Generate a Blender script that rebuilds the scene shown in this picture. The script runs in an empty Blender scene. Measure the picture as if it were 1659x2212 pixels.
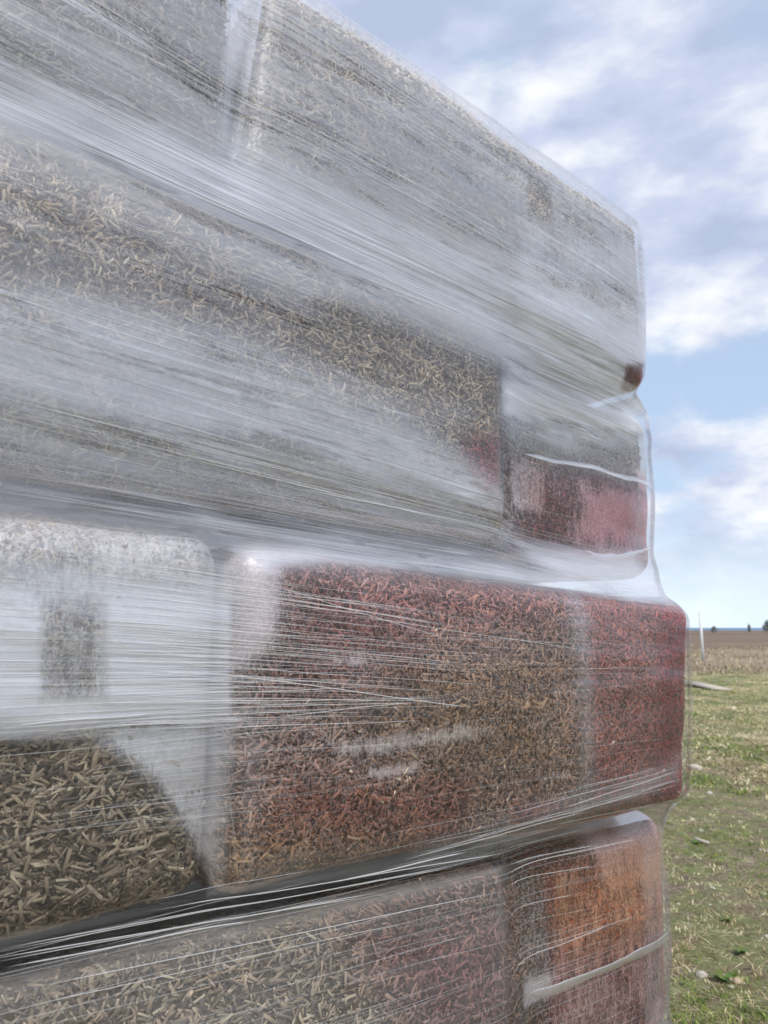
import bpy, bmesh, math
import numpy as np
from mathutils import Vector

SC = bpy.context.scene
rng = np.random.default_rng(7)

# ------------------------------------------------------------------ camera
F, PITCH, EYE = 1597.0, math.radians(8.9), 1.35      # focal length in units of a 1659 px wide frame
cam = bpy.data.cameras.new('camera')
cam.sensor_fit = 'VERTICAL'; cam.sensor_height = 36.0; cam.lens = 36.0*F/2212
cam.clip_start = 0.05; cam.clip_end = 60000
cam.dof.use_dof = True; cam.dof.focus_distance = 1.05; cam.dof.aperture_fstop = 9.0
camera = bpy.data.objects.new('camera', cam); SC.collection.objects.link(camera)
camera.location = (0, 0, EYE); camera.rotation_euler = (math.pi/2 + PITCH, 0, 0)
SC.camera = camera
SC.cycles.transparent_max_bounces = 18
SC.cycles.max_bounces = 6
SC.cycles.diffuse_bounces = 3
SC.cycles.use_adaptive_sampling = True
SC.cycles.adaptive_threshold = 0.02

# ------------------------------------------------------------------ view
SC.view_settings.view_transform = 'Standard'; SC.view_settings.look = 'None'
SC.view_settings.exposure = 0.42; SC.view_settings.gamma = 1.0
SC.view_settings.use_curve_mapping = False

SUN_EL, SUN_AZ = math.radians(46), math.radians(160)  # azimuth from +Y towards +X: behind the camera, veiled by thin cloud

# ------------------------------------------------------------------ node helper
class G:
    def __init__(s, tree): s.t = tree; tree.nodes.clear()
    def n(s, typ, props=None, **ins):
        nd = s.t.nodes.new(typ)
        for k, v in (props or {}).items(): setattr(nd, k, v)
        for k, v in ins.items():
            k = int(k[1:]) if k[0] == '_' and k[1:].isdigit() else k.replace('_', ' ')
            s.put(nd.inputs[k], v)
        return nd
    def put(s, sock, v):
        if isinstance(v, bpy.types.Node): v = v.outputs[0]
        if isinstance(v, bpy.types.NodeSocket): s.t.links.new(v, sock)
        else: sock.default_value = v
    def m(s, op, a, b=0.0, c=0.0, clamp=False):
        return s.n('ShaderNodeMath', {'operation': op, 'use_clamp': clamp}, _0=a, _1=b, _2=c).outputs[0]
    def noise(s, vec, scale=1.0, detail=4.0, rough=0.55, dist=0.0):
        return s.n('ShaderNodeTexNoise', None, Vector=vec, Scale=scale, Detail=detail, Roughness=rough, Distortion=dist).outputs[0]
    def ramp(s, fac, stops, interp='LINEAR'):
        r = s.n('ShaderNodeValToRGB', None, Fac=fac); cr = r.color_ramp; cr.interpolation = interp
        while len(cr.elements) < len(stops): cr.elements.new(0.5)
        for e, (p, c) in zip(cr.elements, stops):
            e.position = p; e.color = (c, c, c, 1) if isinstance(c, (int, float)) else (*c, 1)
        return r.outputs[0]
    def mixc(s, f, a, b, blend='MIX'):
        nd = s.n('ShaderNodeMix', {'data_type': 'RGBA', 'blend_type': blend})
        s.put(nd.inputs[0], f); s.put(nd.inputs[6], a); s.put(nd.inputs[7], b)
        return nd.outputs[2]
    def mapr(s, v, a, b, c, d, smooth=False):
        nd = s.n('ShaderNodeMapRange', {'interpolation_type': 'SMOOTHSTEP' if smooth else 'LINEAR'})
        for i, x in enumerate((v, a, b, c, d)): s.put(nd.inputs[i], x)
        return nd.outputs[0]
    def scale(s, vec, x, y, z):
        return s.n('ShaderNodeMapping', None, Vector=vec, Scale=(x, y, z)).outputs[0]
    def attr(s, name, out=2):
        return s.n('ShaderNodeAttribute', {'attribute_name': name}).outputs[out]
    def mixs(s, f, a, b):
        return s.n('ShaderNodeMixShader', None, _0=f, _1=a, _2=b)

def material(name):
    m = bpy.data.materials.new(name); m.use_nodes = True
    g = G(m.node_tree); g.out = g.n('ShaderNodeOutputMaterial')
    return m, g
C4 = lambda r, g, b: (r, g, b, 1)

# ------------------------------------------------------------------ world: broken cloud over pale blue
W = bpy.data.worlds.new('World'); SC.world = W; W.use_nodes = True
g = G(W.node_tree)
tc = g.n('ShaderNodeTexCoord').outputs['Generated']
sky = g.n('ShaderNodeTexSky', {'sky_type': 'NISHITA', 'sun_disc': False, 'sun_elevation': SUN_EL,
          'sun_rotation': SUN_AZ, 'air_density': 1.0, 'dust_density': 1.5})
sep = g.n('ShaderNodeSeparateXYZ', None, Vector=tc)
zc = g.m('MAXIMUM', sep.outputs[2], 0.0)
den = g.m('ADD', zc, 0.50)
pl = g.n('ShaderNodeCombineXYZ', None, X=g.m('DIVIDE', sep.outputs[0], den), Y=g.m('DIVIDE', sep.outputs[1], den), Z=g.m('MULTIPLY', zc, 1.6)).outputs[0]
pl = g.n('ShaderNodeMapping', None, Vector=pl, Location=(3.1, 1.7, 0.0)).outputs[0]
def toward(px, py, r0, r1):                             # 1 near the direction of a photo point, 0 beyond r1 degrees
    a, b = (px-829.5)/1597, -(py-1106)/1597; c, sn = math.cos(PITCH), math.sin(PITCH)
    d = Vector((a, c-sn*b, sn+c*b)).normalized()
    dt = g.n('ShaderNodeVectorMath', {'operation': 'DOT_PRODUCT'}, _0=tc, _1=tuple(d)).outputs[1]
    return g.mapr(dt, math.cos(math.radians(r1)), math.cos(math.radians(r0)), 0, 1, True)
big = g.noise(pl, 1.5, 2.0, 0.5, 0.3)
fine = g.noise(pl, 5.0, 11.0, 0.56, 0.0)
cov = g.m('ADD', g.m('MULTIPLY', big, 0.55), g.m('MULTIPLY', fine, 0.6))
shade = g.noise(g.n('ShaderNodeMapping', None, Vector=pl, Location=(7.3, -2.2, 1.0)).outputs[0], 4.2, 10.0, 0.54, 0.0)
for px, py, r0, r1, k in ((1200, 130, 2, 11, .08), (1450, 80, 2, 9, .05), (1100, 210, 1, 4, .05), (1600, 120, 2, 9, -.05), (1400, 420, 3, 11, -.07), (860, 90, 3, 12, -.08), (1500, 960, 2, 9, -.07), (1480, 660, 2, 8, -.05)):
    shade = g.m('ADD', shade, g.m('MULTIPLY', toward(px, py, r0, r1), k))
for px, py, r0, r1, k in ((1250, 250, 5, 18, .06), (1050, 195, .5, 3.5, -.10), (1470, 860, 1, 6, -.06), (1640, 790, 1, 5, -.05), (1560, 970, 1, 6, .06)):
    cov = g.m('ADD', cov, g.m('MULTIPLY', toward(px, py, r0, r1), k))
cloud = g.ramp(shade, [(0.37, (3.7, 4.3, 5.8)), (0.46, (4.7, 5.2, 6.6)), (0.535, (6.4, 6.7, 7.4)), (0.63, (8.3, 8.4, 8.6))])
skyc = g.mixc(0.62, sky.outputs[0], C4(4.9, 6.1, 8.0))
cf = g.mapr(cov, 0.45, 0.585, 0.0, 1.0, True)
c1 = g.mixc(cf, skyc, cloud)
haze = g.mapr(zc, 0.0, 0.17, 0.9, 0.0, True)
c2 = g.mixc(haze, c1, C4(6.6, 7.7, 8.5))
bg = g.n('ShaderNodeBackground', None, Color=c2, Strength=0.10)
wo = g.n('ShaderNodeOutputWorld', None, Surface=bg)

sun = bpy.data.lights.new('sun', 'SUN'); sun.energy = 2.8; sun.angle = math.radians(16); sun.color = (1, .95, .87)
so = bpy.data.objects.new('sun', sun); SC.collection.objects.link(so)
sd = Vector((math.sin(SUN_AZ)*math.cos(SUN_EL), math.cos(SUN_AZ)*math.cos(SUN_EL), math.sin(SUN_EL)))
so.rotation_euler = (-sd).to_track_quat('-Z', 'Y').to_euler(); so.location = (5, 8, 10)

# ------------------------------------------------------------------ the stack's wall plane
PHI = math.radians(39.4)
D3 = np.array([math.cos(PHI), math.sin(PHI), 0]); N3 = np.array([math.sin(PHI), -math.cos(PHI), 0])
O3 = np.array([-0.1948, 0.9003, EYE])                  # wall coordinates: u along, v above eye height, w outwards
CAMP = np.array([0, 0, EYE])
def ray(x, y):
    a, b = (x-829.5)/F, -(y-1106)/F
    return np.array([a, math.cos(PITCH)-math.sin(PITCH)*b, math.sin(PITCH)+math.cos(PITCH)*b])
def uv(x, y, w=0.0):                                   # where a surveyed point of the photo lies on the wall
    r = ray(x, y); t = np.dot(O3+N3*w-CAMP, N3)/np.dot(r, N3); P = CAMP+r*t-O3
    return float(P@D3), float(P[2])
def ground(x, y):
    r = ray(x, y); t = -EYE/r[2]; return CAMP+r*t
def world(u, v, w):
    u, v, w = np.broadcast_arrays(u, v, w)
    P = O3 + u[..., None]*D3 + w[..., None]*N3; P[..., 2] += v
    return P
TO_WORLD = None

# ------------------------------------------------------------------ mesh helpers
def mesh_obj(name, verts, quads, mat, parent=None, tris=None, smooth=False, attrs=None, loc=None):
    verts = np.asarray(verts, dtype=np.float32)
    if loc is not None: verts = verts - np.asarray(loc, dtype=np.float32)
    me = bpy.data.meshes.new(name)
    quads = np.zeros((0, 4), int) if quads is None else np.asarray(quads)
    tris = np.zeros((0, 3), int) if tris is None else np.asarray(tris)
    me.vertices.add(len(verts)); me.vertices.foreach_set('co', verts.ravel())
    nl = quads.size+tris.size; npoly = len(quads)+len(tris)
    me.loops.add(nl); me.polygons.add(npoly)
    me.loops.foreach_set('vertex_index', np.concatenate([quads.ravel(), tris.ravel()]).astype(np.int32))
    st = np.concatenate([np.arange(len(quads))*4, quads.size+np.arange(len(tris))*3]).astype(np.int32)
    me.polygons.foreach_set('loop_start', st)
    if smooth: me.polygons.foreach_set('use_smooth', np.ones(npoly, bool))
    for k, a in (attrs or {}).items():
        a = np.asarray(a, dtype=np.float32)
        if a.ndim == 1:
            me.attributes.new(k, 'FLOAT', 'POINT').data.foreach_set('value', a)
        elif a.shape[1] == 3:
            me.attributes.new(k, 'FLOAT_VECTOR', 'POINT').data.foreach_set('vector', a.ravel())
        else:
            me.attributes.new(k, 'FLOAT_COLOR', 'POINT').data.foreach_set('color', a.ravel())
    me.update(calc_edges=True); me.validate()
    me.materials.append(mat)
    o = bpy.data.objects.new(name, me); SC.collection.objects.link(o)
    if loc is not None: o.location = loc
    if parent:
        o.parent = parent
        o.matrix_parent_inverse.identity()
        o.location = Vector(loc if loc is not None else (0, 0, 0))-parent.location
    return o
def empty(name, loc):
    o = bpy.data.objects.new(name, None); SC.collection.objects.link(o); o.location = Vector([float(x) for x in loc]); o.empty_display_size = .1
    return o
def tag(o, label=None, cat=None, group=None, kind=None):
    if label: o['label'] = label
    if cat: o['category'] = cat
    if group: o['group'] = group
    if kind: o['kind'] = kind
    return o
def child(name, P, quads, mat, parent, **kw):          # world-space vertices into a child of the given Empty
    P = np.asarray(P)-np.array(parent.location)
    o = mesh_obj(name, P, quads, mat, None, **kw); o.parent = parent
    return o
def gridq(nx, ny, off=0):
    i, j = np.meshgrid(np.arange(nx-1), np.arange(ny-1), indexing='ij')
    a = (i*ny+j).ravel()+off
    return np.stack([a, a+ny, a+ny+1, a+1], 1)

def wav(u, v, seed, f0=3.0, n=10, ani=(1, 1)):
    r = np.random.default_rng(seed); s = 0*u; tot = 0
    for k in range(n):
        f = f0*(1.45**k)*(.8+.4*r.random()); th = r.random()*6.283; a = 1/(1.45**k)
        s = s+a*np.sin(f*(math.cos(th)*u*ani[0]+math.sin(th)*v*ani[1])*6.283+r.random()*6.283); tot += a*a
    return s/math.sqrt(tot)

def softpoly(U, V, pts, w=0.0, feather=.02):           # 1 inside a polygon of surveyed photo points, soft edge
    P = np.array([uv(x, y, w) for x, y in pts]); n = len(P)
    dmin = np.full(U.shape, 9.0); ins = np.zeros(U.shape, bool)
    for i in range(n):
        a, b = P[i], P[(i+1) % n]; ab = b-a
        t = np.clip(((U-a[0])*ab[0]+(V-a[1])*ab[1])/(ab@ab+1e-12), 0, 1)
        dmin = np.minimum(dmin, np.hypot(U-a[0]-t*ab[0], V-a[1]-t*ab[1]))
        c = ((a[1] > V) != (b[1] > V)) & (U < (b[0]-a[0])*(V-a[1])/(b[1]-a[1]+1e-12)+a[0]); ins ^= c
    sd = np.where(ins, dmin, -dmin); t = np.clip(sd/feather*.5+.5, 0, 1)
    return t*t*(3-2*t)
def paint(U, V, base, ops, w=0.0):
    r = np.broadcast_to(np.asarray(base, float), U.shape+np.shape(base)).copy()
    for pts, val, fe in ops:
        m = softpoly(U, V, pts, w, fe)
        if r.ndim > U.ndim: m = m[..., None]
        r = r*(1-m)+np.asarray(val)*m
    return r

# ------------------------------------------------------------------ materials
def mat_core():
    m, g = material('packed_straw'); p = g.n('ShaderNodeTexCoord').outputs['Object']
    c = g.ramp(g.noise(p, 60, 6, .7), [(.3, (.05, .035, .02)), (.55, (.16, .115, .07)), (.75, (.26, .2, .125))])
    b = g.n('ShaderNodeBump', None, Strength=.9, Distance=.004, Height=g.noise(p, 120, 5, .7))
    g.put(g.out.inputs[0], g.n('ShaderNodeBsdfDiffuse', None, Color=c, Normal=b)); return m
def mat_chip():
    m, g = material('hemp_chip'); c = g.attr('tone', 0); p = g.n('ShaderNodeTexCoord').outputs['Object']
    n = g.noise(p, 900, 3, .6)
    c = g.mixc(1.0, c, g.ramp(n, [(.3, .72), (.7, 1.15)]), 'MULTIPLY')
    bs = g.n('ShaderNodeBsdfPrincipled', None, Base_Color=c, Roughness=.62)
    g.put(bs.inputs['Specular IOR Level'], .3)
    g.put(g.out.inputs[0], bs); return m
def mat_bag():
    m, g = material('clear_bag')
    p = g.attr('flow', 1)
    milk_glare = g.attr('milk_glare'); dye = g.attr('dye', 0)
    ragged = g.noise(g.scale(p, 90, 22, 1), 1, 6, .65)
    fleck = g.noise(g.scale(p, 240, 110, 1), 1, 4, .6)
    blot = g.noise(g.scale(p, 14, 9, 1), 1, 5, .6)
    t = g.m('ADD', milk_glare, g.m('MULTIPLY', g.m('SUBTRACT', ragged, .5), .6))
    t = g.m('ADD', t, g.m('MULTIPLY', g.m('SUBTRACT', blot, .5), .45))
    t = g.m('ADD', t, g.m('MULTIPLY', g.m('SUBTRACT', fleck, .5), .45))
    edge = g.mapr(t, .30, .62, 0, 1, True)
    dens = g.m('MULTIPLY', edge, g.mapr(milk_glare, 0, 1, .25, .84))
    fl = 0.0
    for ro, ax_, ay in ((.15, 95, 430), (1.2, 90, 400), (-.75, 100, 460), (1.75, 110, 420)):
        mp = g.n('ShaderNodeMapping', None, Vector=g.n('ShaderNodeMapping', None, Vector=p, Rotation=(0, 0, ro)).outputs[0], Scale=(ax_, ay, 1)).outputs[0]
        vo = g.n('ShaderNodeTexVoronoi', {'feature': 'F1'}, Vector=mp, Scale=1.0)
        one = g.m('MULTIPLY', g.m('GREATER_THAN', g.n('ShaderNodeSeparateColor', None, Color=vo.outputs['Color']).outputs[0], .62), g.mapr(vo.outputs['Distance'], .3, .42, 1, 0, True))
        fl = g.m('MAXIMUM', fl, one)
    dens = g.m('ADD', dens, g.m('MULTIPLY', g.m('MULTIPLY', fl, .30), g.mapr(milk_glare, .03, .2, 0, 1)))
    dens = g.m('ADD', dens, .03)
    clear = g.n('ShaderNodeBsdfTransparent', None, Color=dye)
    white = g.mixc(.9, C4(.82, .83, .86), dye, 'MULTIPLY')
    bump = g.n('ShaderNodeBump', None, Strength=.5, Distance=.003, Height=g.m('ADD', blot, g.m('MULTIPLY', fleck, .5)))
    df = g.n('ShaderNodeBsdfDiffuse', None, Color=white, Normal=bump)
    tr = g.n('ShaderNodeBsdfTranslucent', None, Color=white)
    gl = g.n('ShaderNodeBsdfGlossy', None, Color=C4(.95, .95, .95), Roughness=.4, Normal=bump)
    hz = g.mixs(.22, g.mixs(.25, df, tr), gl)
    a = g.mixs(dens, clear, hz)
    fr = g.n('ShaderNodeFresnel', None, IOR=1.38, Normal=bump).outputs[0]
    sp = g.n('ShaderNodeBsdfGlossy', None, Color=C4(1, 1, 1), Roughness=.16, Normal=bump)
    g.put(g.out.inputs[0], g.mixs(g.m('MULTIPLY', fr, .6), a, sp)); return m
def mat_film():
    m, g = material('stretch_film')
    p = g.attr('flow', 1); L = g.attr('haze_glare')
    s1 = g.noise(g.scale(p, 1.3, 34, 1), 1, 4, .65, .1)
    s2 = g.noise(g.scale(p, 1.0, 170, 1), 1, 3, .7)
    s3 = g.noise(g.scale(p, 1.6, 620, 1), 1, 2, .7)
    bl = g.noise(g.scale(p, 7, 16, 1), 1, 6, .6, .4)
    st = g.m('ADD', g.m('MULTIPLY', g.m('SUBTRACT', s1, .5), .75), g.m('MULTIPLY', g.m('SUBTRACT', s2, .5), .55))
    st = g.m('ADD', st, g.m('MULTIPLY', g.m('SUBTRACT', s3, .5), .75))
    st = g.m('ADD', st, g.m('MULTIPLY', g.m('SUBTRACT', bl, .5), 1.0))
    calm = g.mapr(g.noise(g.scale(p, .5, 11, 1), 1, 2, .5), .44, .62, .14, 1.0, True)
    st = g.m('MULTIPLY', st, calm)
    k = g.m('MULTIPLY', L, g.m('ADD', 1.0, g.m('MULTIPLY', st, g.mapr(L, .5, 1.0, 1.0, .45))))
    line = g.m('MULTIPLY', g.mapr(s2, .64, .74, 0, .22, True), g.mapr(L, 0, .4, .12, 1))
    cut = g.m('MULTIPLY', g.mapr(s3, .60, .70, 0, .50, True), g.mapr(s1, .42, .6, 0, 1, True))
    line = g.m('SUBTRACT', line, g.m('MULTIPLY', cut, L))
    def ridge(n, w):
        return g.mapr(g.m('ABSOLUTE', g.m('SUBTRACT', n, .5)), 0, w, 1, 0)
    r1 = g.noise(g.scale(p, .9, 95, 1), 1, 1.5, .5); r2 = g.noise(g.n('ShaderNodeMapping', None, Vector=p, Scale=(1.1, 150, 1), Location=(3, 7, 2)).outputs[0], 1, 1.5, .5)
    where = g.mapr(g.noise(g.scale(p, 2.2, 9, 1), 1, 3, .6), .44, .60, 0, 1, True)
    on = g.mapr(L, .03, .35, .08, 1)
    line = g.m('ADD', line, g.m('MULTIPLY', g.m('MULTIPLY', ridge(r1, .022), g.m('SUBTRACT', 1, where)), g.m('MULTIPLY', on, .30)))
    line = g.m('SUBTRACT', line, g.m('MULTIPLY', g.m('MULTIPLY', ridge(r2, .030), where), g.m('MULTIPLY', on, .34)))
    line = g.m('MULTIPLY', line, g.mapr(calm, .2, 1, .35, 1))
    hole = g.noise(g.scale(p, 4.5, 30, 1), 1, 7, .66, .3)
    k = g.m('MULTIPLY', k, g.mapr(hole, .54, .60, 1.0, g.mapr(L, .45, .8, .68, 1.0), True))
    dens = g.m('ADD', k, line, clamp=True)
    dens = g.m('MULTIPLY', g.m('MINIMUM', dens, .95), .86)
    h = g.m('ADD', g.m('MULTIPLY', s2, .8), g.m('ADD', g.m('MULTIPLY', s1, 1.3), g.m('MULTIPLY', ridge(r1, .05), .5)))
    bump = g.n('ShaderNodeBump', None, Strength=g.m('MULTIPLY', g.mapr(L, .03, .6, .05, .42), g.mapr(calm, .14, 1, .45, 1)), Distance=.0016, Height=h)
    clear = g.n('ShaderNodeBsdfTransparent', None, Color=C4(.97, .97, .98))
    col = C4(.80, .84, .97)
    df = g.n('ShaderNodeBsdfDiffuse', None, Color=col, Normal=bump); tr = g.n('ShaderNodeBsdfTranslucent', None, Color=col)
    gl = g.n('ShaderNodeBsdfGlossy', None, Color=C4(.93, .95, 1), Roughness=.30, Normal=bump)
    hz = g.mixs(.50, g.mixs(.2, df, tr), gl)
    a = g.mixs(dens, clear, hz)
    fr = g.n('ShaderNodeFresnel', None, IOR=1.4, Normal=bump).outputs[0]
    sp = g.n('ShaderNodeBsdfGlossy', None, Color=C4(1, 1, 1), Roughness=.12, Normal=bump)
    g.put(g.out.inputs[0], g.mixs(g.m('MULTIPLY', fr, g.mapr(L, .05, .5, .35, .7)), a, sp)); return m
def mat_strand():
    m, g = material('film_strand')
    df = g.n('ShaderNodeBsdfDiffuse', None, Color=C4(.86, .87, .9)); tr = g.n('ShaderNodeBsdfTranslucent', None, Color=C4(.86, .87, .9))
    gl = g.n('ShaderNodeBsdfGlossy', None, Color=C4(1, 1, 1), Roughness=.22)
    hz = g.mixs(.55, g.mixs(.3, df, tr), gl)
    g.put(g.out.inputs[0], g.mixs(g.m('MULTIPLY', g.attr('solid'), 1.0), g.n('ShaderNodeBsdfTransparent'), hz)); return m
def simple(name, col, rough=.7, scale=30, var=.3, bump=.3, dist=.003):
    m, g = material(name); p = g.n('ShaderNodeTexCoord').outputs['Object']; n = g.noise(p, scale, 6, .65)
    c = g.mixc(n, C4(*[x*(1-var) for x in col]), C4(*[min(1, x*(1+var)) for x in col]))
    b = g.n('ShaderNodeBump', None, Strength=bump, Distance=dist, Height=n)
    g.put(g.out.inputs[0], g.n('ShaderNodeBsdfPrincipled', None, Base_Color=c, Roughness=rough, Normal=b)); return m
def toned(name, rough=.7):
    m, g = material(name); c = g.attr('tone', 0)
    df = g.n('ShaderNodeBsdfPrincipled', None, Base_Color=c, Roughness=rough); tr = g.n('ShaderNodeBsdfTranslucent', None, Color=c)
    g.put(df.inputs['Specular IOR Level'], .25)
    g.put(g.out.inputs[0], g.mixs(.25, df, tr)); return m
M_CORE, M_CHIP, M_BAG, M_FILM, M_STRAND = mat_core(), mat_chip(), mat_bag(), mat_film(), mat_strand()

# ------------------------------------------------------------------ dye and milkiness of the printed bags, plus a painted glare band (surveyed patches)
RED, PINK, ORG, BRN = (.86, .65, .70), (.86, .44, .47), (.97, .60, .33), (.86, .76, .66)
CLR = (.97, .96, .94)
DYE = [
 ([(1335, 792), (1395, 785), (1395, 850), (1335, 850)], (.62, .27, .27), .008),
 ([(1000, 950), (1080, 940), (1080, 1075), (1040, 1070), (985, 985)], PINK, .03),
 ([(1090, 985), (1390, 1030), (1410, 1240), (1090, 1240)], (.78, .55, .55), .02),
 ([(1130, 1040), (1400, 1055), (1400, 1195), (1130, 1190)], (.80, .40, .40), .03),
 ([(1250, 1055), (1400, 1065), (1400, 1195), (1220, 1190)], (.74, .20, .24), .04),
 ([(470, 1170), (1500, 1300), (1500, 1760), (900, 1950), (470, 1950)], (.90, .79, .82), .02),
 ([(560, 1180), (1240, 1250), (1240, 1330), (1000, 1400), (620, 1500)], (.86, .62, .66), .07),
 ([(950, 1380), (1200, 1400), (1240, 1720), (900, 1700), (760, 1560)], (.86, .74, .66), .10),
 ([(480, 1780), (900, 1800), (900, 1950), (480, 1950)], (.92, .80, .66), .06),
 ([(620, 1680), (1000, 1700), (980, 1800), (560, 1780)], (.86, .58, .53), .05),
 ([(1255, 1270), (1500, 1300), (1500, 1760), (1265, 1800)], (.88, .54, .52), .02),
 ([(1420, 1320), (1500, 1320), (1500, 1740), (1400, 1760)], (.78, .24, .25), .04),
 ([(760, 2000), (1090, 1940), (1110, 2250), (900, 2250)], RED, .08),
 ([(1100, 1740), (1450, 1740), (1460, 2300), (1100, 2300)], (.82, .42, .38), .02),
 ([(1160, 1870), (1430, 1830), (1410, 2000), (1220, 2070), (1150, 1990)], (.95, .42, .14), .06),
 ([(1140, 2130), (1440, 2040), (1440, 2260), (1130, 2260)], (.82, .47, .44), .03),
 ([(1090, 1860), (1160, 1880), (1175, 2080), (1150, 2260), (1090, 2260)], (.80, .72, .72), .02),
]
MILK_GLARE = [
 ([(-200, -200), (1400, 400), (1400, 850), (500, 500), (-200, 180)], .17, .03),
 ([(1040, 360), (1120, 360), (1120, 470), (1040, 450)], .40, .015),
 ([(1112, 325), (1163, 360), (1160, 495), (1115, 475)], 0.0, .01),
 ([(1100, 480), (1380, 520), (1380, 760), (1100, 640)], .50, .04),
 ([(-400, 200), (1090, 650), (1090, 1150), (-400, 1080)], .12, .02),
 ([(-400, 640), (500, 760), (1000, 960), (1090, 1110), (-400, 1000)], .26, .06),
 ([(1085, 760), (1400, 840), (1400, 950), (1250, 930), (1085, 900)], .80, .03),
 ([(1085, 900), (1400, 950), (1400, 1050), (1085, 985)], .30, .02),
 ([(1085, 985), (1170, 1000), (1150, 1120), (1085, 1110)], .55, .03),
 ([(1150, 1010), (1400, 1060), (1400, 1190), (1180, 1180)], .34, .03),
 ([(1240, 1055), (1400, 1070), (1400, 1190), (1220, 1180)], .62, .05),
 ([(1350, 1020), (1410, 1040), (1410, 1080), (1360, 1055)], .9, .01),
 ([(1180, 1195), (1420, 1200), (1420, 1290), (1180, 1260)], .85, .02),
 ([(-400, 1080), (480, 1110), (490, 1290), (-400, 1290)], .48, .02),
 ([(-400, 1285), (490, 1270), (490, 1545), (250, 1550), (-400, 1590)], .86, .03),  # white film reflection painted in as milkiness
 ([(70, 1280), (215, 1280), (215, 1510), (70, 1510)], .40, .015),
 ([(-400, 1580), (180, 1575), (330, 1680), (445, 1860), (440, 1960), (-400, 2060)], .02, .008),
 ([(200, 1575), (490, 1560), (480, 1880), (445, 1860), (330, 1680)], .62, .008),
 ([(490, 1180), (640, 1190), (600, 1250), (590, 1400), (540, 1440), (490, 1440)], .86, .03),
 ([(560, 1170), (900, 1185), (1180, 1232), (1400, 1290), (1400, 1300), (1170, 1258), (900, 1232), (600, 1228)], .95, .012),
 ([(600, 1200), (1250, 1280), (1250, 1800), (900, 1860), (500, 1890), (540, 1440), (600, 1400)], .16, .03),
 ([(700, 1600), (900, 1575), (1050, 1560), (1050, 1585), (860, 1620), (720, 1635)], .60, .018),
 ([(780, 1660), (900, 1640), (890, 1665), (790, 1680)], .66, .01),
 ([(1110, 1560), (1165, 1545), (1180, 1560), (1120, 1572)], .5, .015),
 ([(1140, 1675), (1200, 1662), (1205, 1672), (1150, 1688)], .5, .012),
 ([(690, 1415), (780, 1420), (770, 1435), (700, 1435)], .7, .01),
 ([(1180, 1270), (1240, 1280), (1235, 1340), (1190, 1330)], .4, .03),
 ([(1255, 1290), (1500, 1310), (1500, 1740), (1265, 1800)], .20, .03),
 ([(1100, 1860), (1160, 1880), (1180, 2080), (1110, 2140)], .36, .045),
 ([(1110, 2110), (1230, 2080), (1440, 2000), (1440, 2050), (1300, 2110), (1110, 2160)], .85, .015),
 ([(1170, 1850), (1430, 1810), (1420, 2260), (1150, 2260), (1170, 2050)], .44, .04),
 ([(1230, 1790), (1440, 1740), (1430, 1880), (1300, 1900)], .62, .04),
]

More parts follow.
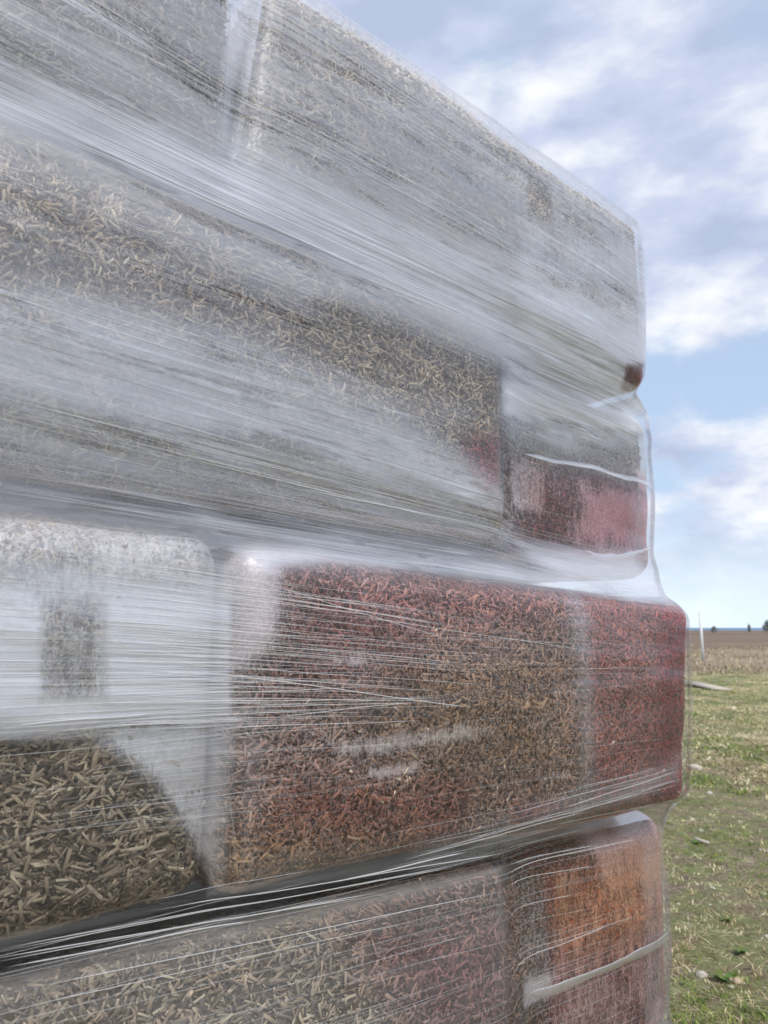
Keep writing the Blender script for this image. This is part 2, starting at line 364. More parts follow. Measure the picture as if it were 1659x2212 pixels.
# ------------------------------------------------------------------ bales
class Bale:
    """rounded block whose front face is the quad TL TR BR BL in wall coordinates, w0 its outward offset"""
    def __init__(s, TL, TR, BR, BL, w0, depth, r, seed, bulge=.012):
        s.q = [np.array(p, float) for p in (TL, TR, BR, BL)]; s.w0, s.dp, s.r, s.seed, s.bulge = w0, depth, r, seed, bulge
        s.L = float(np.mean([s.q[1][0]-s.q[0][0], s.q[2][0]-s.q[3][0]])); s.H = float(np.mean([s.q[0][1]-s.q[3][1], s.q[1][1]-s.q[2][1]]))
    def place(s, p, e=0.0, amp=.004):
        """metric box point(s) (x,y,z in 0..L, 0..H, -dp..0) -> rounded, bent world points and normals; e grows the block"""
        r = s.r+e; lo = np.array([s.r, s.r, -s.dp+s.r]); hi = np.array([s.L-s.r, s.H-s.r, -s.r])
        q = np.clip(p, lo, hi); v = p-q; ln = np.linalg.norm(v, axis=-1, keepdims=True); nr = v/np.maximum(ln, 1e-9)
        P = q+nr*r
        a, b = P[..., 0]/s.L, P[..., 1]/s.H
        TL, TR, BR, BL = s.q
        uvp = (TL*(1-a)[..., None]+TR*a[..., None])*b[..., None]+(BL*(1-a)[..., None]+BR*a[..., None])*(1-b)[..., None]
        wob = amp*wav(P[..., 0]+P[..., 2]*.7, P[..., 1]+P[..., 2]*.9, s.seed, 1.3, 6)
        bul = s.bulge*np.clip(1-(2*a-1)**4, 0, 1)*np.clip(1-(2*b-1)**2, 0, 1)
        front = np.clip(1+P[..., 2]/.12, 0, 1)
        w = s.w0+P[..., 2]+bul*front+wob*nr[..., 2]
        u_ = uvp[..., 0]+wob*nr[..., 0]; v_ = uvp[..., 1]+wob*nr[..., 1]*.8
        N = nr[..., 0:1]*D3+nr[..., 2:3]*N3; N[..., 2] += nr[..., 1]
        return u_, v_, w, N
    def faces(s, step, e, amp, back=True):
        def ax(L, st, r):
            k = max(2, int((L-2*r)/st)); return np.concatenate([np.linspace(0, r, 6)[:-1], np.linspace(r, L-r, k), np.linspace(L-r, L, 6)[1:]])
        X, Y, Z = ax(s.L, step, s.r), ax(s.H, step, s.r), -ax(s.dp, step*5, s.r)[::1]
        Vs, Qs, off = [], [], 0
        def add(A, B, f, flip):
            nonlocal off
            a, b = np.meshgrid(A, B, indexing='ij'); Vs.append(f(a, b).reshape(-1, 3))
            q = gridq(len(A), len(B), off); Qs.append(q[:, ::-1] if flip else q); off += a.size
        o = np.zeros_like
        add(X, Y, lambda a, b: np.stack([a, b, o(a)], -1), False)
        add(X, Z, lambda a, b: np.stack([a, o(a)+s.H, b], -1), True) if False else add(X, Z, lambda a, b: np.stack([a, o(a)+s.H, b], -1), True)
        add(X, Z, lambda a, b: np.stack([a, o(a), b], -1), False)
        add(Y, Z, lambda a, b: np.stack([o(a)+s.L, a, b], -1), False)
        add(Y, Z, lambda a, b: np.stack([o(a), a, b], -1), True)
        if back: add(X[::6] if len(X) > 40 else X, Y[::3] if len(Y) > 40 else Y, lambda a, b: np.stack([a, b, o(a)-s.dp], -1), True)
        p = np.concatenate(Vs); u_, v_, w, N = s.place(p, e, amp)
        return u_, v_, w, np.concatenate(Qs)

def chips(b, n, lmin, lmax, pale=1.0, umin=-.42):
    """n chips on the block's front and on the first few centimetres round its edges"""
    r = rng
    L, H, e = b.L, b.H, .07
    areas = np.array([L*H, L*e, L*e, H*e, H*e]); k = r.choice(5, n, p=areas/areas.sum())
    x, y, z = r.random(n)*L, r.random(n)*H, -r.random(n)*e
    p = np.stack([x, y, z], 1)
    p[k == 0, 2] = 0; p[k == 1, 1] = H; p[k == 2, 1] = 0; p[k == 3, 0] = L; p[k == 4, 0] = 0
    u_, v_, w, N = b.place(p, 0, .004)
    keep = u_ > umin; u_, v_, w, N = u_[keep], v_[keep], w[keep], N[keep]; n = len(u_)
    C = world(u_, v_, w)+N*(r.random(n)**1.2*.006-.0022)[:, None]
    T = r.normal(size=(n, 3)); T += (D3*r.choice([0, 1.2], n, p=[.6, .4])[:, None])
    T -= N*(T*N).sum(1, keepdims=True); T /= np.linalg.norm(T, axis=1, keepdims=True)
    T += N*r.normal(0, .16, n)[:, None]; T /= np.linalg.norm(T, axis=1, keepdims=True)
    B = np.cross(N, T); B += N*r.normal(0, .3, n)[:, None]; B /= np.linalg.norm(B, axis=1, keepdims=True); Nn = np.cross(T, B)
    sz = r.random(n)**2.8
    l = (lmin+(lmax-lmin)*sz)/2; wd = l*(.07+.10*r.random(n)) + .0005; th = .0005+.0006*r.random(n)
    V = np.empty((n, 8, 3)); sk = r.normal(0, .35, (n, 4))
    for i, (sx, sy) in enumerate([(-1, -1), (1, -1), (1, 1), (-1, 1)]):
        lx = (sx*l*(1+.0*sk[:, i])+sk[:, i]*wd)[:, None]*T; ly = (sy*wd*(1-.25*np.abs(sk[:, (i+1) % 4])))[:, None]*B
        V[:, i] = C+lx+ly-Nn*th[:, None]; V[:, i+4] = C+lx+ly*.85+Nn*th[:, None]
    q = np.array([[4, 5, 6, 7], [0, 1, 5, 4], [1, 2, 6, 5], [2, 3, 7, 6], [3, 0, 4, 7]])
    Q = (np.arange(n)[:, None, None]*8+q).reshape(-1, 4)
    pal = np.array([(.56, .44, .29), (.46, .35, .22), (.35, .26, .16), (.21, .15, .095), (.66, .55, .38), (.11, .08, .055)])
    c = pal[r.choice(6, n, p=[.18, .22, .2, .18, .09, .13])]*(.62+.4*r.random((n, 1)))*pale
    if pale > 1.2: c = c*.62+c.mean(1, keepdims=True)*np.array([.41, .38, .345])
    c = np.minimum(c, .72)
    col = np.concatenate([c, np.ones((n, 1))], 1).repeat(8, 0)
    return V.reshape(-1, 3), Q, col

SPEC = [  # name, TL, TR, BR, BL, w0, depth, corner radius, bulge, chips, label
 ('T1', (-1.02, .965), (-.018, .945), (-.018, .60), (-1.02, .615), -.002, .5, .024, .012, 9000, 'milky bale at the top left of the stack under dense film streaks'),
 ('T2', (.034, .925), (.980, .877), (.957, .500), (.000, .592), 0, .5, .026, .012, 26000, 'top corner bale seen against the sky, with a darker clear strip near its right end'),
 ('M1', (-.95, .575), (.545, .535), (.530, .150), (-.95, .165), -.012, .5, .045, .012, 36000, 'long bale in the second layer from the top, chips showing through a curved clear window'),
 ('M2', (.600, .475), (1.09, .480), (1.096, .118), (.59, .125), -.078, .95, .05, .016, 6000, 'end-on pinkish red bale with folded bag end, directly below the top corner bale'),
 ('L1', (-.95, .128), (-.003, .112), (-.003, -.302), (-.95, -.302), 0, .5, .042, .010, 32000, 'left bale with milky upper half, a painted white glare band and large bare tan chips in its lower half'),
 ('L2', (.018, .102), (1.087, .045), (1.049, -.347), (.009, -.305), 0, .5, .036, .012, 42000, 'long red-brown tinted bale in the middle, its right edge deep red'),
 ('B1', (-.95, -.338), (.528, -.378), (.535, -.790), (-.95, -.765), -.03, .5, .03, .012, 30000, 'bottom bale crossed by slanting film threads, reddish towards its right end'),
 ('B2', (.565, -.365), (1.108, -.395), (1.084, -.800), (.56, -.800), -.095, .95, .05, .016, 6000, 'end-on bale at the bottom right of the stack, glowing orange above a pale bag fold'),
 ('R1', (-.95, -.815), (.02, -.815), (.02, -1.20), (-.95, -1.20), -.01, .5, .04, .01, 0, 'plain bale of the bottom layer, left of its neighbour on the pallet'),
 ('R2', (.05, -.815), (1.05, -.82), (1.05, -1.20), (.05, -1.20), -.01, .5, .04, .01, 0, 'plain bale of the bottom layer at the corner of the pallet'),
]
for nm_, a, b_, u1 in (('P1', .93, .56, .99), ('P2', .54, .15, .54), ('P3', .10, -.31, 1.0), ('P4', -.38, -.79, .50), ('P5', -.815, -1.20, 1.0)):  # unseen rear bales, added to stop light leaking through the gaps
    SPEC.append((nm_, (-.95, a), (u1, a), (u1, b_), (-.95, b_), -.545, .45, .04, .005, 0, 'plain unseen bale added behind the stack to keep light out of its gaps, '+{'P1': 'topmost', 'P2': 'second from the top', 'P3': 'middle one', 'P4': 'second from the bottom', 'P5': 'lowest, on the pallet'}[nm_]))
BALES = {}
for i, (nm, TL, TR, BR, BL, w0, dp, r_, bul, nch, lab) in enumerate(SPEC):
    b = Bale(TL, TR, BR, BL, w0, dp, r_, 11+i, bul); BALES[nm] = b
    base = world(np.array((BL[0]+BR[0])/2), np.array(min(BL[1], BR[1])), np.array(w0-dp/2))
    root = empty('hemp_bale', base); tag(root, lab, 'bale', 'bagged hemp bales stacked under stretch film')  # P1 to P5 are the added unseen rear bales
    u_, v_, w, Q = b.faces(.03, -.003, .004)
    child('straw_block', world(u_, v_, w), Q, M_CORE, root, smooth=True)
    if nch:
        big = {'L1': (.0065, .029, 1.21), 'L2': (.0055, .024, 1.4), 'B1': (.006, .026, 1.3), 'M1': (.0055, .024, 1.45), 'T1': (.006, .022, 1.9), 'T2': (.006, .022, 1.9)}.get(nm, (.006, .018, 1.1))
        V, Q, col = chips(b, nch, *big)
        tag(child('hemp_chips', V, Q, M_CHIP, root, attrs={'tone': col}), kind='stuff')
    u_, v_, w, Q = b.faces(.008 if nch else .06, .0075, .0048)
    cr = .0013*wav(u_, v_, 50+i, 5, 8, (1, .6))+(.0045*(1.5+wav(u_*1.2, v_, 70+i, 2.2, 5)) if nm in ('M2', 'B2') else .001*wav(u_*1.2, v_, 70+i, 2.2, 5))
    w = w+cr*(w > w0-.04)
    dye = paint(u_, v_, CLR, DYE, w0); milk_glare = paint(u_, v_, .08, MILK_GLARE, w0)
    if nm == 'T1': milk_glare = milk_glare*0+.17
    child('plastic_bag', world(u_, v_, w), Q, M_BAG, root, smooth=True,
          attrs={'flow': np.stack([u_+i*3.1, v_+(w0-w)*np.where(v_ > (TL[1]+BL[1])/2, 1, -1), w], 1), 'milk_glare': milk_glare, 'dye': np.concatenate([dye, np.ones((len(dye), 1))], 1)})
    b.root = root

# ------------------------------------------------------------------ stretch film: a membrane pulled taut over the fronts and round the corner
GU, GV = np.linspace(-1.0, 1.14, 429), np.linspace(-1.26, .98, 449)
UU, VV = np.meshgrid(GU, GV, indexing='ij')
Hh = np.full(UU.shape, -.16)
for nm, b in BALES.items():
    TL, TR, BR, BL = b.q
    a = (UU-(TL[0]+BL[0])/2)/b.L; top = TL[1]+(TR[1]-TL[1])*np.clip(a, 0, 1); bot = BL[1]+(BR[1]-BL[1])*np.clip(a, 0, 1)
    bb = (VV-bot)/(top-bot); lf = BL[0]+(TL[0]-BL[0])*np.clip(bb, 0, 1); rt = BR[0]+(TR[0]-BR[0])*np.clip(bb, 0, 1)
    dx = np.minimum(UU-lf, rt-UU); dy = np.minimum(VV-bot, top-VV)
    cx, cy = np.clip(b.r-dx, 0, None), np.clip(b.r-dy, 0, None); rr = np.hypot(cx, cy)
    inside = (dx > 0) & (dy > 0) & (rr < b.r)
    drop = b.r-np.sqrt(np.clip(b.r**2-rr**2, 0, None))
    h = b.w0+b.bulge*np.clip(1-(2*a-1)**4, 0, 1)*np.clip(1-(2*bb-1)**2, 0, 1)-drop+.021+.010*(nm in ('M2', 'B2'))
    Hh = np.where(inside, np.maximum(Hh, h), Hh)
REST = np.where(VV > .16, .006, -.010)-.070*np.clip((UU-.50)/.10, 0, 1)*np.clip((.47+.03*np.clip((UU-.8)/.2, 0, 1)-VV)/(.24-.15*np.clip((UU-.8)/.2, 0, 1)), 0, 1)*((VV > .10) | (VV < -.36))-.012*(VV < -.28)
Fm = np.maximum(Hh, REST)
for it in range(350):
    A = Fm.copy()
    A[1:-1, 1:-1] = .22*(Fm[2:, 1:-1]+Fm[:-2, 1:-1])+.28*(Fm[1:-1, 2:]+Fm[1:-1, :-2])
    A[0], A[-1], A[:, 0], A[:, -1] = A[1], A[-2], A[:, 1], A[:, -2]
    A -= .000012
    Fm = np.maximum(Hh, A)
def sample(grid, u, v):
    x = np.clip((u-GU[0])/(GU[1]-GU[0]), 0, len(GU)-1.001); y = np.clip((v-GV[0])/(GV[1]-GV[0]), 0, len(GV)-1.001)
    i, j = x.astype(int), y.astype(int); fx, fy = x-i, y-j
    return grid[i, j]*(1-fx)*(1-fy)+grid[i+1, j]*fx*(1-fy)+grid[i, j+1]*(1-fx)*fy+grid[i+1, j+1]*fx*fy
# right-hand outline of the wrapped stack: v -> u
edge_px = [(1368, 470, 0), (1381, 500, 0), (1389, 640, 0), (1386, 830, 0), (1350, 862, -.04), (1362, 905, -.075), (1377, 960, -.085), (1386, 1080, -.085), (1385, 1200, -.085),
           (1405, 1235, -.07), (1440, 1287, -.02), (1480, 1308, 0), (1488, 1500, 0), (1479, 1735, 0), (1422, 1762, -.07), (1424, 1900, -.09), (1430, 2050, -.09), (1420, 2212, -.09)]
E_ = sorted([uv(x, y, w)[::-1] for x, y, w in edge_px]); EV = np.array([e[0] for e in E_]); EU = np.array([e[1] for e in E_])
def edge_u(v): return np.interp(v, EV, EU, left=1.06)
TOPu = np.array([-1.1, -.035, -.008, .018, .06, .93, .96, 1.2]); TOPv = np.array([.975, .957, .90, .925, .937, .892, .868, .86])
def top_v(u): return np.interp(u, TOPu, TOPv)

# streamlines of the stretched film (left value -> right value)
SL = np.array([-1.3, -.60, -.369, -.286, -.092, .048, .145, .231, .335, .445, .55, .667, 1.0]); SR = np.array([-1.3, -.66, -.46, -.31, -.11, -.03, .078, .117, .25, .385, .478, .600, .90])
def flow_s(u, v):
    f = np.clip((u+.3)/1.3, -.6, 1.2); s = np.zeros_like(v)
    out = np.full(v.shape, np.nan)
    for k in range(len(SL)-1):
        a = SL[k]+(SR[k]-SL[k])*f; b = SL[k+1]+(SR[k+1]-SL[k+1])*f
        t = (v-a)/(b-a); m = (t >= 0) & (t <= 1); out = np.where(m, SL[k]+(SL[k+1]-SL[k])*t, out)
    return np.where(np.isnan(out), v, out)

HAZE_GLARE = [  # film density together with painted sky reflections and glare
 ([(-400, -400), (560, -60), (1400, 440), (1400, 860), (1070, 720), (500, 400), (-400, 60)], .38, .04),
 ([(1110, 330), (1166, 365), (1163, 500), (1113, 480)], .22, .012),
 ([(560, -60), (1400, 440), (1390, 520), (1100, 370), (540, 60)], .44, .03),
 ([(-300, 60), (0, 190), (500, 350), (800, 510), (1100, 640), (1400, 740), (1400, 870), (1070, 760), (700, 570), (450, 470), (0, 285), (-300, 180)], .70, .045),  # bright band: sky reflection painted into the film
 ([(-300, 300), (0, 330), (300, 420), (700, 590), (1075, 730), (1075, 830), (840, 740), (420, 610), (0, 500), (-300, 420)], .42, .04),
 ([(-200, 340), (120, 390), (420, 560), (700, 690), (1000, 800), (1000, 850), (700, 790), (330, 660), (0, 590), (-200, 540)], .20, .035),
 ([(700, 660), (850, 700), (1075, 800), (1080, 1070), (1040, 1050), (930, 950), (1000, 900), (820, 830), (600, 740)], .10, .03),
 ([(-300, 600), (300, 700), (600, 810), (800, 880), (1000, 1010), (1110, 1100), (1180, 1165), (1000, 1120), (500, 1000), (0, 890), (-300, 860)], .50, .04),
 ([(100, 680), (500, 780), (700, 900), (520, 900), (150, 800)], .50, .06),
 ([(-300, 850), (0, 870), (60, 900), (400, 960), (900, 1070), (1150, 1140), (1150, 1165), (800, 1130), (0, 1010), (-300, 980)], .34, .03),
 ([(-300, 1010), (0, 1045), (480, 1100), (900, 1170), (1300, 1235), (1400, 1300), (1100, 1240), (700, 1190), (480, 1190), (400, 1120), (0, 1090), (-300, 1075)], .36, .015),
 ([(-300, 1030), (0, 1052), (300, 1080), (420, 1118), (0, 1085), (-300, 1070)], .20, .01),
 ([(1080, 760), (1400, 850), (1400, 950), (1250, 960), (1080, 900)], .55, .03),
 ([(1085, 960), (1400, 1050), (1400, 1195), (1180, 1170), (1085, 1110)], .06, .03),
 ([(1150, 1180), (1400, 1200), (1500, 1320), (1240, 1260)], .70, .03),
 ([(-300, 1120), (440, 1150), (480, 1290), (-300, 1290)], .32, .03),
 ([(-300, 1290), (486, 1260), (486, 1545), (250, 1555), (0, 1585), (-300, 1600)], .66, .007),  # white glare painted across the left bale
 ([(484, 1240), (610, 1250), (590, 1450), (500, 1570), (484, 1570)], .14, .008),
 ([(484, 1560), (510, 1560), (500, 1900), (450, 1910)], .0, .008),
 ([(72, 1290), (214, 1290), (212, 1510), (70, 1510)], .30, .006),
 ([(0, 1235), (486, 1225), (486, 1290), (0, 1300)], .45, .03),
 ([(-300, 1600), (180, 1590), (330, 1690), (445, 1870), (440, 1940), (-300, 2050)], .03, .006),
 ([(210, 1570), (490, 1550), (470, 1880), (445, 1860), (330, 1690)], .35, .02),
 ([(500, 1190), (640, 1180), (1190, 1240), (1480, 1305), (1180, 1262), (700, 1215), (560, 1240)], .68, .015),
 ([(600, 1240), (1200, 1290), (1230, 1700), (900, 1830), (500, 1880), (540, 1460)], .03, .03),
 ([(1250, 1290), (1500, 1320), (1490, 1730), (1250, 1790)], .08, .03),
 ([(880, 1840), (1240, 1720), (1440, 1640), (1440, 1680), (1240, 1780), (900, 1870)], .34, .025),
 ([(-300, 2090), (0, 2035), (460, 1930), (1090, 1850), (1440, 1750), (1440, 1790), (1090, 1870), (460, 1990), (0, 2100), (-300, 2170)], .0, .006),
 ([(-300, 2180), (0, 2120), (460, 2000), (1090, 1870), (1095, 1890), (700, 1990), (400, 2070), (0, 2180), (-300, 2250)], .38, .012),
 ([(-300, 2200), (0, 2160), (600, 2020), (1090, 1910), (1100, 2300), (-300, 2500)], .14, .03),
 ([(480, 330), (800, 470), (1100, 600), (1385, 770), (1385, 870), (1070, 740), (700, 540)], .64, .035),  # sky reflection painted over the gap below the top bales
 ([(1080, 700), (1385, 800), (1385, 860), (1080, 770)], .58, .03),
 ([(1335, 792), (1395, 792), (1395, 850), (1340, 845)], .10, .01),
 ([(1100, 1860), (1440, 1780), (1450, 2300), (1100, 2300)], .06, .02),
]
US = np.concatenate([np.linspace(-.98, -.33, 40)[:-1], np.linspace(-.33, .92, 560)])
NV1 = 460
vs = np.linspace(0, 1, NV1); cols = []
ntop = 10
path_n = len(US)+26
Pu = np.zeros((path_n, NV1+ntop)); Pv = Pu.copy(); Pw = Pu.copy()
vlow, RC = -1.19, .030
for i in range(path_n):
    if i < len(US): u0 = np.full(NV1, US[i]); ph = None
    tv = top_v(US[min(i, len(US)-1)])-.03
    v = vlow+(tv-vlow)*vs
    eu = edge_u(v)
    if i < len(US):
        u = -.98+(US[i]+.98)/(.92+.98)*(eu-RC+.98) if US[i] > -.33 else u0
        u = np.where(u0 > .4, u0+(eu-RC-.92)*np.clip((u0-.4)/.52, 0, 1)**1.5, u0)
        w = sample(Fm, u, v); nx, nz = np.zeros(NV1), np.ones(NV1)
        wr = .0009*wav(u, flow_s(u, v)*6, 5, 2, 5)
        w = w+wr
    else:
        k = i-len(US)+1; uc = eu-RC; wc = sample(Fm, uc, v)-RC
        if k <= 12: ang = k/12*math.pi/2; u = uc+RC*math.sin(ang); w = wc+RC*math.cos(ang)
        else: u = uc+RC-.012*(k-12)/14*0; w = wc-(k-12)/14*.55
        if k > 12: u = u+.004*wav(w*1.0+v*0, v, 21, 3, 4)
    Pu[i, :NV1], Pv[i, :NV1], Pw[i, :NV1] = u, v, w
    uu = u[-1]; ww = w[-1]
    for t in range(ntop):
        an = min(1, (t+1)/6)*math.pi/2; rr = .03
        Pu[i, NV1+t] = uu; Pv[i, NV1+t] = tv+rr*math.sin(an); Pw[i, NV1+t] = ww-rr*(1-math.cos(an))-max(0, t-5)*.06
fw = Pw.ravel(); fu = Pu.ravel(); fv = Pv.ravel()
fs = flow_s(fu, fv); haze_glare_map = paint(fu, fv, .20, HAZE_GLARE, 0.0)
# painted haze and glare fade at the top rim, which reflects the sky too brightly
haze_glare_map = np.clip(haze_glare_map, 0, 1)*np.clip((top_v(fu)-.012-fv)/.03, .3, 1)
film_root = empty('stretch_wrap', world(np.array(.3), np.array(-1.19), np.array(0.)))
tag(film_root, 'clear wrinkled stretch film wound round the whole stack of bales', 'stretch film')
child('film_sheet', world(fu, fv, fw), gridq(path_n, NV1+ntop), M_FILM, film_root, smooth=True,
      attrs={'flow': np.stack([fu-(fw-0)*(fw < -.1)*1.0, fs, fw*0], 1), 'haze_glare': haze_glare_map})

# strands: film gathered into ropes and hair-thin pulls, real ribbons lying on the sheet; the upper ones added as highlights
def ribbon(u0, v0, u1, v1, wd, sag=0.0, off=.0015, solid=.8, seg=30, taper=True):
    t = np.linspace(0, 1, seg); u = u0+(u1-u0)*t; v = v0+(v1-v0)*t-sag*4*t*(1-t)
    v = v+.0005*np.sin(t*9+u0*50)
    w = sample(Fm, u, v)+off
    hw = wd/2*(np.minimum(1, np.minimum(t, 1-t)*7+.08) if taper else 1)
    P = np.stack([world(u, v-hw, w), world(u, v, w+wd*.35), world(u, v+hw, w)], 1).reshape(-1, 3)
    return P, gridq(seg, 3), np.full(len(P), solid)*np.repeat(np.minimum(1, np.minimum(t, 1-t)*9), 3)
def px_ribbon(a, b, wd, **k): return ribbon(*uv(*a), *uv(*b), wd, **k)
MAIN = [((0, 22), (829, 378), .0006), ((0, 240), (1070, 722), .0010), ((60, 280), (900, 640), .0007), ((650, 560), (1370, 838), .0008), ((200, 60), (1100, 560), .0005), ((0, 262), (620, 520), .0006), ((540, 420), (1300, 760), .0007), ((12, 872), (1150, 1150), .0006), ((300, 975), (1250, 1190), .0008), ((600, 1050), (1190, 1168), .0010),  # bright upper strands stand in for silvery highlights on the film
        ((-60, 2050), (1000, 1868), .0010), ((-60, 2058), (1010, 1862), .0008), ((-60, 2080), (830, 1925), .0009), ((-60, 2071), (800, 1935), .0012), ((0, 2088), (560, 1985), .0016),
        ((300, 1965), (1100, 1838), .0012), ((420, 1448), (1000, 1527), .0011), ((480, 1240), (940, 1382), .0008), ((700, 1325), (1240, 1405), .0007),
        ((330, 1535), (0, 1560), .0010), ((560, 1545), (860, 1512), .0008), ((1040, 1760), (1440, 1652), .0014), ((900, 1835), (1300, 1722), .0014), ((850, 1855), (1250, 1745), .0018),
        ((1180, 1742), (1440, 1660), .0022), ((1200, 1755), (1445, 1678), .0016), ((1150, 1715), (1400, 1655), .0009), ((1200, 1700), (1400, 1652), .0007), ((1260, 1735), (1440, 1690), .0008), ((1290, 1722), (1430, 1680), .0010), ((1100, 1770), (1330, 1712), .0008), ((980, 1810), (1200, 1745), .0010), ((700, 1905), (1000, 1835), .0018), ((1100, 1872), (1330, 1835), .0012), ((1090, 1892), (1430, 1820), .0012),
        ((1100, 1920), (1340, 1885), .0010), ((1100, 1990), (1300, 1950), .0010), ((0, 2150), (1100, 1925), .0010), ((0, 2190), (900, 1990), .0008), ((1100, 2130), (1380, 2010), .0012)]
for a, b, wd in MAIN:
    P, Q, s_ = px_ribbon(a, b, wd, solid=.42 if a[0] > 845 and a[1] < 1860 and a[1] > 1700 else .8)
    child('film_strand', P, Q, M_STRAND, film_root, smooth=True, attrs={'solid': s_})  # the bright upper ones stand in for highlights on the film
fine_P, fine_Q, fine_S, off_ = [], [], [], 0
def add_fine(r):
    global off_
    P, Q, s_ = r; fine_P.append(P); fine_Q.append(Q+off_); fine_S.append(s_); off_ += len(P)
def v_of_s(u, s):
    f = (u+.3)/1.3; return float(np.interp(s, SL+(0)*SL, SL+(SR-SL)*f))
BANDS = [(.60, .70, 70, .00035, .5), (.45, .60, 60, .0004, .55), (.28, .45, 34, .0004, .5), (.13, .26, 70, .0005, .6), (-.10, .06, 26, .0004, .6), (-.26, -.10, 16, .0004, .6),
         (-.34, -.28, 22, .0005, .6), (-.70, -.34, 90, .0005, .6), (.70, .90, 40, .00035, .45)]
for lo, hi, n, wd, so_ in BANDS:
    for k in range(n):
        s_ = lo+(hi-lo)*rng.random(); u0 = rng.uniform(-.35, .7); ln = rng.uniform(.15, .75); u1 = min(u0+ln, .93)
        t = rng.normal(0, .012)
        add_fine(ribbon(u0, v_of_s(u0, s_), u1, v_of_s(u1, s_)+t*ln, wd*(.5+rng.random()), solid=so_*(.35+.65*rng.random()), seg=18))
# the fan of pulls across the gap between the two front bales
for k in range(170):
    y0 = 1235+340*k/170+rng.normal(0, 6); sl = (1470-y0)*-.0005
    ang = np.interp(y0, [1235, 1450, 1600, 1900], [.16, .06, -.10, -.16])+rng.normal(0, .02)
    x0 = rng.uniform(120, 430); x1 = 520+560*rng.random()**2.2
    add_fine(px_ribbon((x0, y0-(480-x0)*ang*.8), (x1, y0+(x1-480)*ang), rng.uniform(.0003, .0008), solid=rng.uniform(.3, .8), seg=16))
for k in range(60):
    y0 = rng.uniform(1560, 1800); x0 = rng.uniform(0, 450); x1 = x0+rng.uniform(150, 500)
    add_fine(px_ribbon((x0, y0), (x1, y0-(x1-x0)*rng.uniform(.05, .16)), rng.uniform(.0003, .0006), solid=rng.uniform(.2, .5), seg=14))
tag(child('film_threads', np.concatenate(fine_P), np.concatenate(fine_Q), M_STRAND, film_root, smooth=True, attrs={'solid': np.concatenate(fine_S)}), kind='stuff')

# bag folds: rolled ridges of plastic across the two end-on bales, and a torn tuft by the joint of the front bales
def fold(pts, rad, nm, root, w0, seed, dye=(.95, .9, .9), milk_glare=.5):
    K = np.array([uv(x, y, w0) for x, y in pts]); t = np.linspace(0, 1, len(K)); tt = np.linspace(0, 1, 90)
    rad = rad*.5; u = np.interp(tt, t, K[:, 0]); v = np.interp(tt, t, K[:, 1])+.0035*wav(tt, tt*0, seed, 1.8, 5)
    rr = rad*(.7+.4*np.abs(wav(tt, tt*0, seed+1, 1.5, 3)))*np.minimum(1, np.minimum(tt, 1-tt)*12+.15)
    u = np.minimum(u, edge_u(v)-.024)
    w = sample(Fm, u, v)-.003
    an = np.linspace(0, math.pi, 9)
    uu = np.repeat(u, 9); vv = (v[:, None]+rr[:, None]*np.cos(an)[None]*1.6).ravel(); ww = (w[:, None]+rr[:, None]*np.sin(an)[None]*.22).ravel()
    n = len(uu)
    return child(nm, world(uu, vv, ww), gridq(90, 9), M_FILM, root, smooth=True, attrs={'flow': np.stack([uu, vv, ww], 1), 'haze_glare': np.full(n, milk_glare)})
fold([(1095, 985), (1200, 1008), (1300, 1030), (1350, 1045), (1395, 1065)], .007, 'bag_fold', BALES['M2'].root, -.075, 3)
fold([(1230, 1195), (1290, 1205), (1340, 1196), (1396, 1190)], .006, 'bag_fold', BALES['M2'].root, -.075, 5, (.95, .85, .62))
fold([(1110, 900), (1180, 925), (1260, 960)], .003, 'bag_fold', BALES['M2'].root, -.075, 6)
fold([(1112, 2140), (1190, 2110), (1290, 2078), (1360, 2040), (1436, 2000)], .010, 'bag_fold', BALES['B2'].root, -.085, 8)
fold([(478, 1640), (482, 1720), (492, 1800), (497, 1850)], .005, 'bag_fold', BALES['L2'].root, 0, 12)

# ------------------------------------------------------------------ pallet under the stack
pal = empty('wooden_pallet', world(np.array(.05), np.array(-EYE), np.array(-.4)))
tag(pal, 'weathered wooden pallet carrying the wrapped stack', 'pallet')
M_WOOD = simple('pallet_wood', (.30, .25, .18), .8, 14, .35, .5)
def boxw(u0, u1, v0, v1, w0, w1):
    u, v, w = [np.array(a, float) for a in zip(*[(u, v, w) for u in (u0, u1) for v in (v0, v1) for w in (w0, w1)])]
    return world(u, v, w), np.array([[0, 1, 3, 2], [4, 6, 7, 5], [0, 4, 5, 1], [2, 3, 7, 6], [0, 2, 6, 4], [1, 5, 7, 3]])
for k in range(7):
    P, Q = boxw(-.94+k*.295, -.94+k*.295+.12, -1.227, -1.205, -.95, -.03); child('board', P, Q, M_WOOD, pal)
for k in range(3):
    P, Q = boxw(-.94, 1.0, -1.3495, -1.228, -.95+k*.41, -.85+k*.41); child('bearer', P, Q, M_WOOD, pal)

